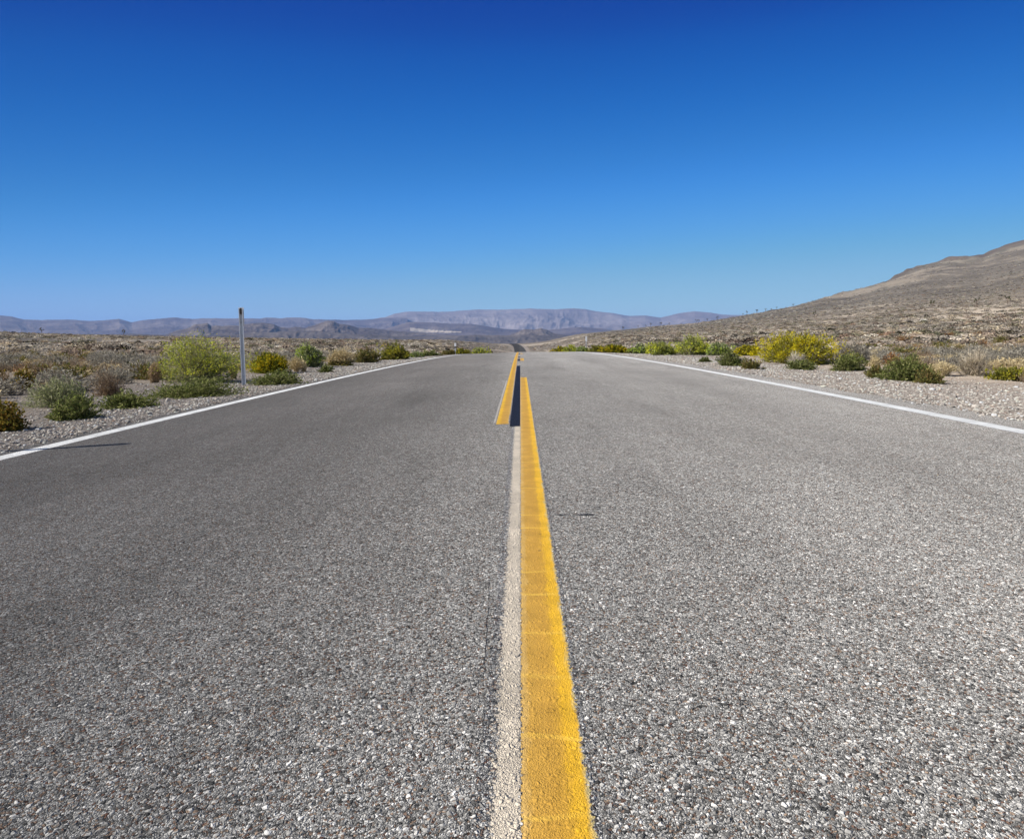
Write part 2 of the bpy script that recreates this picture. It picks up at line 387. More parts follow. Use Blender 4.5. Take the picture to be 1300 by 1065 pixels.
# ragged asphalt edge
yy = np.unique(np.concatenate([np.arange(-6, 60, .12), np.arange(60, 917, 3)]))
usb = np.array([-3.9, -3.7, -2.5, -1.2, 0, 1.2, 2.5, 3.7, 4.22])
U, Y = np.meshgrid(usb, yy)
U = U.copy(); U[:, 0] = -3.80-.13*fbm(yy*2.2, yy*0+3, 5, 5, .7); U[:, -1] = 3.98+.42*fbm(yy*1.6, yy*0+8, 5, 6, .7)
Z = prof(Y)+cross(U); Z[:, 0] -= .0; k = len(usb)
# a thin skirt so the slab has an edge
U2 = np.hstack([U[:, :1]-.03, U, U[:, -1:]+.03]); Z2 = np.hstack([Z[:, :1]-.09, Z, Z[:, -1:]-.09]); Y2 = np.hstack([Y[:, :1], Y, Y[:, :1]]); k += 2
i = np.arange(len(yy)-1)[:, None]*k; j = np.arange(k-1)[None]
F = np.stack([i+j, i+j+1, i+k+j+1, i+k+j], -1).reshape(-1, 4)
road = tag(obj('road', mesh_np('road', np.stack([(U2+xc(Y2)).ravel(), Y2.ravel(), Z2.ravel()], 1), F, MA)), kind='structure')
W1 = M_paint('white_paint_left', -3.735, -3.59, col_plain((.70,.70,.68), .2), wear=.3, rag=.010)
W2 = M_paint('white_paint_right', 3.62, 3.775, col_plain((.74,.74,.72), .2), wear=.25, rag=.010)
strip('edge_line', np.array([-3.75, -3.575]), W1, .0008)
strip('edge_line', np.array([3.605, 3.79]), W2, .0008)
YR = M_paint('yellow_paint_dashed', .002, .112, col_yellow(0, .115), wear=.25, rag=.016, hk=.22)
YL = M_paint('yellow_paint_solid', -.202, -.094, col_yellow(-.09, -.205), wear=.1, rag=.006, hk=.4)
CR = M_paint('old_cream_paint', -.044, .0035, col_plain((.60,.52,.41), .2), wear=.62, rag=.034)
CR2 = M_paint('old_cream_paint_narrow', -.225, -.195, col_plain((.50,.46,.40)), wear=.9, rag=.012)
BK = M_paint('black_covering_paint', -.088, .0035, col_plain((.012,.012,.02), .05), wear=-.8, rag=.001, hk=.7)
strip('centre_line_yellow', np.array([.0, .124]), YR, .0008, -6, 12.3, .3)
for d0 in (21.4, 33.6, 45.8): strip('centre_line_yellow', np.array([.0, .124]), YR, .0008, d0, d0+3.05, .5)
strip('centre_line_yellow', np.array([-.214, -.084]), YL, .0008, 5.85, 700, None)
strip('old_centre_line', np.array([-.070, .0035]), CR, .0006, -6, 5.68, .3)
strip('old_centre_line', np.array([-.236, -.184]), CR2, .0006, 5.95, 11.5, .5)
strip('black_out_paint', np.array([-.0845, -.001]), BK, .0016, 5.68, 17.4, .4)
strip('black_out_paint', np.array([-.103, -.085]), BK, .0019, 5.95, 6.5, .3)
for a, b in ((21.2, 23.4), (25.6, 27.0), (33.0, 36.2)): strip('black_out_paint', np.array([-.0845, -.001]), BK, .0016, a, b, .4)
# hairline cracks and two thin dark flecks by the yellow line
dark_line = M_plainmat('dark_line', (.012,.012,.013), .6)
def crack(name, pts, w, label=None):
    V = []; n = len(pts)
    for q, (x, y) in enumerate(pts):
        ww = w*(.4+.6*math.sin(math.pi*(q+.5)/n))*(.7+.6*rng.random())
        z = float(prof(y)+cross(x))+.0012
        V += [(x-ww/2, y, z), (x+ww/2, y+ww*.2, z)]
    F = [(2*q, 2*q+1, 2*q+3, 2*q+2) for q in range(n-1)]
    return tag(obj(name, mesh_np(name, np.array(V), np.array(F), dark_line)), kind='structure')
def wig(x0, y0, x1, y1, n, a): return [(x0+(x1-x0)*t+a*(rng.random()-.5), y0+(y1-y0)*t) for t in np.linspace(0, 1, n)]
crack('road_crack', wig(-.078, 1.45, -.095, 2.15, 22, .006), .0013)
crack('road_crack', wig(-.072, 1.2, -.07, 1.4, 9, .006), .0012)
def fleck(x0, x1, y, w):
    xs = np.linspace(x0, x1, 8); V = []
    for q, x in enumerate(xs):
        ww = w*math.sin(math.pi*(q+.4)/8); z = float(prof(y)+cross(x))+.002; yo = (rng.random()-.5)*.004
        V += [(x, y-ww/2+yo, z), (x, y+ww/2+yo, z)]
    F = [(2*q, 2*q+2, 2*q+3, 2*q+1) for q in range(7)]
    tag(obj('dark_mark', mesh_np('dark_mark', np.array(V), np.array(F), dark_line)), kind='structure')
fleck(.135, .20, 2.885, .010); fleck(.225, .315, 2.885, .018)
# ---------------------------------------------------------------- loose roadside gravel
def icos():
    t = (1+5**.5)/2
    v = np.array([(-1,t,0),(1,t,0),(-1,-t,0),(1,-t,0),(0,-1,t),(0,1,t),(0,-1,-t),(0,1,-t),(t,0,-1),(t,0,1),(-t,0,-1),(-t,0,1)], float); v /= np.linalg.norm(v[0])
    f = np.array([(0,11,5),(0,5,1),(0,1,7),(0,7,10),(0,10,11),(1,5,9),(5,11,4),(11,10,2),(10,7,6),(7,1,8),(3,9,4),(3,4,2),(3,2,6),(3,6,8),(3,8,9),(4,9,5),(2,4,11),(6,2,10),(8,6,7),(9,8,1)])
    return v, f
def scatter_rigid(tv, tf, P, S, Rz, col, sq=None):
    """place template tv at points P with per-item scale S (n,3), z rotation"""
    n = len(P); c, s = np.cos(Rz), np.sin(Rz)
    V = tv[None]*S[:, None, :]
    if sq is not None: V = V*sq
    X = V[..., 0]*c[:, None]-V[..., 1]*s[:, None]; Yv = V[..., 0]*s[:, None]+V[..., 1]*c[:, None]
    V = np.stack([X+P[:, None, 0], Yv+P[:, None, 1], V[..., 2]+P[:, None, 2]], -1)
    F = tf[None]+(np.arange(n)*len(tv))[:, None, None]
    C = np.repeat(col[:, None, :], len(tv), 1)
    return V.reshape(-1, 3), F.reshape(-1, tf.shape[1]), C.reshape(-1, 3)
iv, if_ = icos()
N = 85000
side = rng.random(N) < .45
yv = 3.0+32*rng.random(N)**1.6
u = np.where(side, -(3.78+rng.gamma(1.5, .9, N)), 4.02+rng.gamma(1.6, 1.15, N))
xv = u
zz = np.where((xv > 0) & (xv < 4.3), prof(yv)+cross(xv), ground_z(xv, yv))
sz = (.003+.014*rng.random(N)**3.2)*(1+yv*.012); big = rng.random(N) < .02; sz[big] *= 2.0
S = np.stack([sz*(.8+.6*rng.random(N)), sz*(.7+.5*rng.random(N)), sz*(.45+.4*rng.random(N))], 1)
g = rng.random(N)
base = np.array([.36,.325,.285])[None]*(.5+1.0*g[:, None]**1.1)
base += (rng.random((N, 1)) < .10)*np.array([[.05, .0, -.02]]); base += (rng.random((N, 1)) < .07)*.25
base = np.clip(base, .04, .46)
wob = 1+.28*(rng.random((N, 12, 1))-.5)*2
V, F, C = scatter_rigid(iv, if_, np.stack([xv, yv, zz+S[:, 2]*.25], 1), S, rng.random(N)*6.28, base, wob)
mstone = M_vcol('stone')
tag(obj('gravel', mesh_np('gravel', V, F, mstone, C)), 'loose pinkish grey gravel lying along both road edges', 'gravel', kind='stuff')
# ---------------------------------------------------------------- mountains
def M_rock(name, stops, scale, pale=None):
    m = NT(name); n = m.noise(scale, 8, .68, scale3=(1, 1, 2.5)); n2 = m.noise(scale*9, 5, .7)
    c = m.ramp(m.math('ADD', m.math('MULTIPLY', n, .7), m.math('MULTIPLY', n2, .3)), stops)
    a = m.n('VertexColor'); a.layer_name = 'Col'; s = m.n('SeparateColor'); m.l(a.outputs[0], s.inputs[0])
    c = m.mix(s.outputs[0], c, pale or (.5,.42,.36)); m.l(c, m.b.inputs['Base Color']); m.b.inputs['Roughness'].default_value = 1
    m.b.inputs['Specular IOR Level'].default_value = 0; return m.m
def mountains(name, tab, D, W, mat, nu, nv, z0=-50, spur=.3, freq=1., seed=0, sand=None, rough=.35, jag=.0):
    tab = np.array(tab); a = np.linspace(tab[0, 0], tab[-1, 0], nu); el = np.interp(a, tab[:, 0], tab[:, 1])*1e-3
    # rounded to real landform relief
    v = np.linspace(-1, 1, nv)
    Aa, Vv = np.meshgrid(a, v); E = np.interp(Aa, tab[:, 0], tab[:, 1])*1e-3
    arc = np.radians(Aa)*D/ W*freq
    top = E*D+.75
    e = 1-np.abs(Vv)
    wv = fbm(arc*2.2, Vv*1.6+5, 4, seed)
    r1 = ridged(arc*3.1+wv*.8, Vv*1.7+wv*.6+2, 6, seed+3)
    r2 = ridged(arc*9+wv*2, Vv*5, 5, seed+9)
    env = 4*np.abs(Vv)*e
    sh = e**(1.15+rough*(wv-.5)*2)+spur*env*(r1-.62)+spur*.45*env*(r2-.62)
    sh = sh+jag*(r2-.6)*e
    sh = np.clip(sh, 0, None)
    H = (top-z0)*sh
    rad = D+Vv*W
    # nothing in front may stick up past the ridge line
    lim = (E*1.0)*rad+.75-z0
    H = np.where(Vv < 0, np.minimum(H, np.maximum(lim, 0)), H)
    Z = z0-3+H
    X = rad*np.sin(np.radians(Aa)); Yv = rad*np.cos(np.radians(Aa))
    col = np.zeros((nu*nv, 3))
    if sand:
        elv = (Z-.75)/rad*1e3
        for (a0, a1, e0, e1) in sand:
            tt = np.clip((Aa-a0)/(a1-a0), 0, 1)
            up = e0+(e1-e0)*tt**.8; dn = up-5.0+4.0*tt
            msk = (Aa > a0-.1+.25*wv) & (Aa < a1) & (elv < up+(wv-.5)*1.2) & (elv > dn+(wv-.5)*1.5) & (Vv < 0)
            col[:, 0] = np.maximum(col[:, 0], msk.ravel()*1.0)
    i = np.arange(nv-1)[:, None]*nu; j = np.arange(nu-1)[None]
    F = np.stack([i+j, i+j+1, i+nu+j+1, i+nu+j], -1).reshape(-1, 4)
    return tag(obj(name, mesh_np(name, np.stack([X.ravel(), Yv.ravel(), Z.ravel()], 1), F, mat, col, smooth=True)), kind='structure')
FAR = [(-43.81,25.69),(-38.73,24.27),(-36.3,26.84),(-35.67,25.7),(-35.04,22.72),(-34.04,22.07),(-32.65,23.35),(-31.36,22.16),(-30.51,22.44),(-29.5,24.5),(-28.72,20.99),(-27.67,24.13),(-25.89,27.59),(-24.79,25.52),(-24.16,26.86),(-22.22,27.03),(-20.11,26.99),(-19.71,28.62),(-18.64,27.54),(-17.77,28.93),(-17.19,29.02),(-16.2,26.52),(-14.19,26.01),(-11.84,27.0),(-11.1,29.23),(-10.77,29.48),(-9.0,29.5)]
FAR2 = [(-14.5,20),(-12.5,25.0),(-11.84,27.0),(-11.1,29.23),(-10.77,29.48),(-10.06,34.42),(-9.01,38.21),(-6.08,37.9),(-3.51,40.87),(-1.17,41.25),(0.91,42.33),(2.74,41.18),(4.25,42.74),(5.31,41.25),(5.94,38.8),(7.37,35.96),(8.67,31.71),(9.89,32.46),(11.11,29.42),(11.53,31.2),(12.55,35.35),(13.68,37.52),(14.86,35.62),(15.68,32.74),(17.07,31.97),(20.44,30.8),(25.73,27.61),(42.49,20.88)]
MID = [(-27.11,-1.0),(-16.11,6.38),(-12.52,11.86),(-10.68,14.65),(-8.83,23.98),(-6.9,22.99),(-5.65,21.29),(-3.95,21.33),(-2.31,16.63),(-1.24,13.88),(1.86,12.11),(3.19,14.29),(4.57,16.68),(5.63,15.99),(6.76,14.21),(7.69,11.56),(11.19,7.55),(14.78,2.13)]
LH = [(-31.03,-2.95),(-26.8,3.96),(-25.86,10.57),(-25.07,14.35),(-24.59,19.33),(-23.74,20.27),(-23.53,17.26),(-22.56,17.38),(-21.57,17.91),(-20.84,20.68),(-20.0,21.82),(-19.1,19.44),(-18.65,16.14),(-18.08,14.72),(-17.55,16.55),(-16.8,15.14),(-16.09,19.11),(-15.2,24.52),(-14.67,24.57),(-14.25,20.56),(-13.6,19.33),(-12.76,15.08),(-12.09,15.12),(-11.3,13.75),(-8.84,9.82),(-6.34,6.58),(-2.56,2.2),(-0.03,-3.1)]
RH = [(-3.2,-4.2),(-2.0,-0.0),(-0.73,6.61),(0.35,13.88),(1.04,13.22),(1.64,15.19),(2.12,13.21),(2.62,8.8),(3.76,5.5),(5.01,2.19),(6.27,-4.09)]
LOW = [(-40.31,5.09),(-36.35,3.58),(-31.95,4.71),(-28.6,6.82),(-25.56,5.0),(-21.81,6.17),(-18.43,10.5),(-16.1,11.69),(-13.73,7.52),(-10.08,4.35),(-6.35,3.29),(-3.83,6.05),(-1.3,5.51),(0.6,6.61),(2.5,4.4),(6.27,-0.0)]
rk_far = M_rock('far_rock', [(.36, (.065,.05,.05)), (.5, (.12,.095,.09)), (.64, (.20,.165,.15))], .0006)
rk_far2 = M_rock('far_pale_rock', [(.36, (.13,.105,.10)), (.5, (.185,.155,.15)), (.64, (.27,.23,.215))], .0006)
rk_mid = M_rock('mid_rock', [(.35, (.06,.045,.047)), (.5, (.105,.083,.08)), (.65, (.17,.14,.125))], .0012, pale=(.40,.34,.27))
rk_br = M_rock('brown_rock', [(.36, (.045,.034,.032)), (.47, (.085,.067,.058)), (.56, (.135,.11,.092)), (.68, (.21,.175,.145))], .0022)
rk_low = M_rock('dark_rock', [(.36, (.05,.042,.04)), (.5, (.095,.08,.072)), (.65, (.15,.125,.11))], .002)
mountains('mountain_range', FAR, 17000, 5000, rk_far, 1100, 90, spur=.25, freq=1.5, seed=11, jag=.03)
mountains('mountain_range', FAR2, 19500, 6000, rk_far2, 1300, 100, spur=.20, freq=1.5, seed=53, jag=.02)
mountains('mountain_range', MID, 12000, 3000, rk_mid, 700, 60, spur=.22, freq=1.4, seed=31, sand=[(-8.8, -4.7, 15.5, 9.3)])
mountains('hills', LH, 8200, 2100, rk_br, 700, 80, spur=.34, freq=2., seed=71, jag=.04)
mountains('hills', RH, 7600, 1500, rk_br, 300, 70, spur=.34, freq=2., seed=91, jag=.03)
mountains('hills', LOW, 6200, 1200, rk_low, 700, 50, spur=.4, freq=2., seed=101, jag=.03)
# ---------------------------------------------------------------- plants
MF = M_foliage('leaf', trans=.3); MS = M_foliage('stem', trans=.05); MFL = M_foliage('flower', trans=.3)
def ribbons(P0, P1, P2, w, col, seg=4, jitter=0.0):
    """curved tapering stems (three-sided tubes) from P0 through control P1 to P2"""
    n = len(P0); t = np.linspace(0, 1, seg+1)[None, :, None]
    C = (1-t)**2*P0[:, None]+2*(1-t)*t*P1[:, None]+t*t*P2[:, None]
    if jitter: C[:, 1:] += rng.normal(0, jitter, C[:, 1:].shape)
    wid = w[:, None]*(1-.75*t[..., 0])
    ang = rng.random(n)*6.28; V = []
    for q in range(3):
        a = ang+q*2.094; d = np.stack([np.cos(a), np.sin(a), .25*np.sin(a*2)], 1)
        V.append(C+d[:, None]*wid[..., None]*.5)
    V = np.stack(V, 2)            # n, seg+1, 3, 3
    base = (np.arange(n)*(seg+1)*3)[:, None, None]
    s = np.arange(seg)[None, :, None]*3; q = np.arange(3)[None, None]; q2 = (q+1) % 3
    F = np.stack([base+s+q, base+s+q2, base+s+3+q2, base+s+3+q], -1).reshape(-1, 4)
    CC = np.repeat(col, (seg+1)*3, 0)
    return V.reshape(-1, 3), F, CC, C
def cards(P, L, w, D, col):
    """small leaf diamonds centred at P, direction D"""
    n = len(P); D = D/(np.linalg.norm(D, axis=1, keepdims=True)+1e-9)
    r = rng.normal(size=(n, 3)); S = np.cross(D, r); S /= (np.linalg.norm(S, axis=1, keepdims=True)+1e-9)
    V = np.stack([P-D*L[:, None]*.5, P+S*w[:, None]*.5, P+D*L[:, None]*.5, P-S*w[:, None]*.5], 1)
    F = np.arange(n*4).reshape(-1, 4)
    return V.reshape(-1, 3), F, np.repeat(col, 4, 0)
def pick(cols, n, jit=.30):
    cols = np.array(cols); c = cols[rng.integers(0, len(cols), n)]
    return np.clip(c*(1+jit*rng.normal(size=(n, 1))), .008, .9)
def dome_dirs(n, flat=.12, edge=.0):
    th = rng.random(n)*6.283; cz = flat+(1-flat)*rng.random(n)
    s = np.sqrt(1-np.clip(cz, 0, 1)**2)
    return np.stack([s*np.cos(th), s*np.sin(th), cz], 1)
def lump(d, k, amp, sd):
    return 1+amp*(vnoise(np.arctan2(d[:, 0], d[:, 1])*k+40+sd, d[:, 2]*k*1.3+7, sd % 50)-.5)*2
KIND = {
 # stems: count, width, colours; leaves: count, len, wid, colours, t range; flowers the same
 'rabbit':     dict(ns=760, sw=.0050, sc=[(.33,.29,.20),(.25,.23,.14),(.40,.34,.26)], nl=3000, ll=.045, lw=.006, lc=[(.26,.29,.075),(.21,.25,.075),(.32,.33,.10)], nf=4200, fc=[(.46,.47,.05),(.36,.42,.045),(.52,.50,.06)], ft=.86, lump=.36, lt=.62),
 'rabbitpale': dict(ns=380, sw=.0055, sc=[(.30,.29,.20),(.24,.25,.15)], nl=4200, ll=.045, lw=.007, lc=[(.26,.29,.12),(.20,.24,.11),(.33,.34,.17)], nf=2200, fc=[(.34,.42,.07),(.30,.38,.06)], ft=.86, lump=.12),
 'gold':       dict(ns=380, sw=.0055, sc=[(.22,.20,.07),(.18,.17,.06)], nl=4200, ll=.045, lw=.008, lc=[(.19,.20,.02),(.13,.15,.02),(.25,.22,.02)], nf=2800, fc=[(.42,.34,.015),(.34,.30,.015),(.46,.32,.015)], ft=.80, lump=.14),
 'goldb':      dict(ns=420, sw=.0055, sc=[(.34,.30,.15),(.42,.37,.26)], nl=4800, ll=.05, lw=.008, lc=[(.28,.26,.03),(.22,.22,.03),(.34,.30,.04)], nf=6400, fc=[(.54,.46,.02),(.47,.42,.02),(.55,.41,.015)], ft=.82, lump=.07),
 'goldolive':  dict(ns=340, sw=.0055, sc=[(.27,.24,.12),(.20,.18,.08)], nl=4000, ll=.045, lw=.008, lc=[(.20,.20,.04),(.14,.15,.035),(.28,.24,.05)], nf=1800, fc=[(.38,.34,.03),(.32,.30,.03)], ft=.82, lump=.22),
 'ochre':      dict(ns=220, sw=.005, sc=[(.17,.11,.06),(.24,.17,.09)], nl=3800, ll=.022, lw=.010, lc=[(.30,.22,.04),(.20,.16,.035),(.24,.14,.03),(.13,.13,.03)], nf=0, lump=.3),
 'green':      dict(ns=300, sw=.004, sc=[(.13,.14,.055),(.19,.17,.085)], nl=6000, ll=.030, lw=.006, lc=[(.15,.175,.048),(.105,.13,.038),(.20,.215,.07),(.26,.25,.11)], nf=0, lump=.38),
 'olive':      dict(ns=240, sw=.0045, sc=[(.20,.17,.09),(.26,.20,.12)], nl=4600, ll=.030, lw=.006, lc=[(.17,.17,.05),(.12,.13,.04),(.24,.21,.07),(.20,.13,.05)], nf=0, lump=.35),
 'wisp':       dict(ns=900, sw=.0035, sc=[(.26,.27,.17),(.20,.22,.13),(.34,.32,.24)], nl=4200, ll=.035, lw=.005, lc=[(.27,.29,.13),(.21,.23,.11),(.35,.34,.21)], nf=0, lump=.25),
 'dry':        dict(ns=1000, sw=.0035, sc=[(.26,.18,.12),(.34,.26,.18),(.20,.14,.10)], nl=1500, ll=.03, lw=.005, lc=[(.24,.17,.10),(.32,.25,.17)], nf=0, lump=.3),
 'dryorange':  dict(ns=600, sw=.004, sc=[(.28,.18,.10),(.20,.12,.07)], nl=1800, ll=.025, lw=.008, lc=[(.36,.20,.09),(.26,.14,.06)], nf=0, lump=.3),
 'sage':       dict(ns=500, sw=.0045, sc=[(.26,.23,.20),(.36,.32,.28)], nl=3800, ll=.026, lw=.006, lc=[(.31,.285,.225),(.25,.23,.185),(.39,.355,.29)], nf=0, lump=.3),
 'strawgrass': dict(ns=1100, sw=.0042, sc=[(.52,.42,.24),(.44,.34,.18),(.60,.50,.32)], nl=700, ll=.03, lw=.006, lc=[(.56,.46,.27)], nf=0, lump=.15, grass=1),
 'drygrass':   dict(ns=900, sw=.0038, sc=[(.34,.24,.14),(.28,.19,.11),(.44,.34,.22)], nl=500, ll=.03, lw=.006, lc=[(.38,.28,.17)], nf=0, lump=.15, grass=1),
 'twig':       dict(ns=150, sw=.010, sc=[(.50,.43,.33),(.42,.35,.26)], nl=260, ll=.03, lw=.006, lc=[(.40,.35,.22)], nf=0, lump=.2, twig=1),
 'twigw':      dict(ns=260, sw=.007, sc=[(.56,.51,.42),(.48,.43,.36)], nl=300, ll=.025, lw=.005, lc=[(.45,.42,.33)], nf=0, lump=.2, twig=1),
}
def plant_parts(kind, rx, ry, h, dens=1.0, big=1.0, seed=1):
    """returns dict part -> (V, F, C) for a shrub of half widths rx, ry and height h"""
    K = KIND[kind]; out = {}
    ns = max(20, int(K['ns']*dens)); d = dome_dirs(ns, .02 if not K.get('grass') else .35)
    if K.get('grass'): d[:, :2] *= .9
    L = lump(d, 1.6, K['lump'], seed)*(.70+.30*rng.random(ns)**.5)
    tip = d*np.array([rx, ry, h])[None]*L[:, None]
    tip[:, 2] = np.maximum(tip[:, 2], .02*h)
    # irregular plan: a few sub-clumps off centre
    nc = 5; cc = rng.normal(0, .34, (nc, 2))*np.array([rx, ry]); ci = rng.integers(0, nc, ns)
    root = np.zeros((ns, 3)); root[:, :2] = cc[ci]*.8+rng.normal(0, .05, (ns, 2))*np.array([rx, ry]); root[:, 2] = -.03
    tip[:, :2] += cc[ci]*.25
    ctl = root*.5+tip*.5; ctl[:, 2] = tip[:, 2]*.72; ctl[:, :2] = root[:, :2]+(tip-root)[:, :2]*.33
    sw = K['sw']*big*(.6+.8*rng.random(ns))
    V, F, C, cur = ribbons(root, ctl, tip, sw, pick(K['sc'], ns), 4, .012*h if not K.get('grass') else 0)
    if K.get('twig'):
        VV, FF, CC = [V], [F], [C]; off = len(V)
        for lev, (m, ln) in enumerate(((4, .30), (3, .16))):
            k = ns*m if lev == 0 else ns*m*2
            a = rng.integers(0, ns, k); t = .35+.6*rng.random(k)
            i0 = np.clip((t*4).astype(int), 0, 3); f = (t*4-i0)[:, None]
            p0 = cur[a, i0]*(1-f)+cur[a, i0+1]*f
            dr = (tip-root)[a]; dr = dr/(np.linalg.norm(dr, axis=1, keepdims=True)+1e-6)+rng.normal(0, .55, (k, 3)); dr[:, 2] = np.abs(dr[:, 2])*.8+.1
            dr /= np.linalg.norm(dr, axis=1, keepdims=True)
            p2 = p0+dr*h*ln*(.5+rng.random((k, 1)))
            v, f_, c, _ = ribbons(p0, (p0+p2)/2, p2, np.full(k, K['sw']*big*(.5 if lev == 0 else .35)), pick(K['sc'], k), 2)
            VV.append(v); FF.append(f_+off); CC.append(c); off += len(v)
        V, F, C = np.vstack(VV), np.vstack(FF), np.vstack(CC)
    out['stems'] = (V, F, C)
    nl = int(K['nl']*dens*.85)
    if nl:
        a = rng.integers(0, ns, nl); t = 1-K.get('lt', .75)*rng.random(nl)**(1.25 if not K.get('grass') else 3)
        i0 = np.clip((t*4).astype(int), 0, 3); f = (t*4-i0)[:, None]
        p = cur[a, i0]*(1-f)+cur[a, i0+1]*f+rng.normal(0, .028, (nl, 3))*np.array([rx, ry, h])*1.3
        p[:, 2] = np.maximum(p[:, 2], .0)
        dr = (tip-root)[a]; dr = dr/(np.linalg.norm(dr, axis=1, keepdims=True)+1e-6)+rng.normal(0, .5, (nl, 3))
        sc = 1.35*big*(.6+.8*rng.random(nl))
        out['foliage'] = cards(p, K['ll']*sc, K['lw']*1.5*sc, dr, pick(K['lc'], nl))
    nf = int(K['nf']*dens)
    if nf:
        hi = np.where(tip[:, 2] > .28*h)[0]
        # flower heads: bunches at the tips of the outer stems
        a = hi[rng.integers(0, len(hi), nf)]
        keep = vnoise(tip[a, 0]/rx*2.2+5, tip[a, 1]/ry*2.2+tip[a, 2]/h*2, seed % 40+3) > (.12 if kind == 'goldb' else .28)
        a = a[keep]; n = len(a)
        t = K['ft']+(1.02-K['ft'])*rng.random(n)
        p = root[a]+(tip[a]-root[a])*t[:, None]*0+cur[a, 4]*1.0+rng.normal(0, .022, (n, 3))*np.array([rx, ry, h])*1.4
        p -= (tip[a]-root[a])*(1-t)[:, None]
        dr = rng.normal(0, 1, (n, 3)); sc = big*(.6+.8*rng.random(n))
        out['flowers'] = cards(p, .020*sc, .016*sc, dr, pick(K['fc'], n, .14))
    return out
PART = {'stems': MS, 'foliage': MF, 'flowers': MFL}
NAME = {'rabbit': 'rabbitbrush', 'rabbitpale': 'rabbitbrush', 'gold': 'rabbitbrush', 'goldb': 'rabbitbrush', 'goldolive': 'rabbitbrush', 'ochre': 'saltbush', 'green': 'weed_bush', 'olive': 'weed_bush', 'wisp': 'wispy_bush', 'dry': 'dried_bush', 'dryorange': 'dried_bush', 'sage': 'sagebrush', 'strawgrass': 'grass_tuft', 'drygrass': 'grass_tuft', 'twig': 'bare_bush', 'twigw': 'bare_bush'}
CAT = {'grass_tuft': 'grass tuft', 'weed_bush': 'bush', 'rabbitbrush': 'bush', 'saltbush': 'bush', 'wispy_bush': 'bush', 'dried_bush': 'bush', 'sagebrush': 'bush', 'bare_bush': 'bush'}
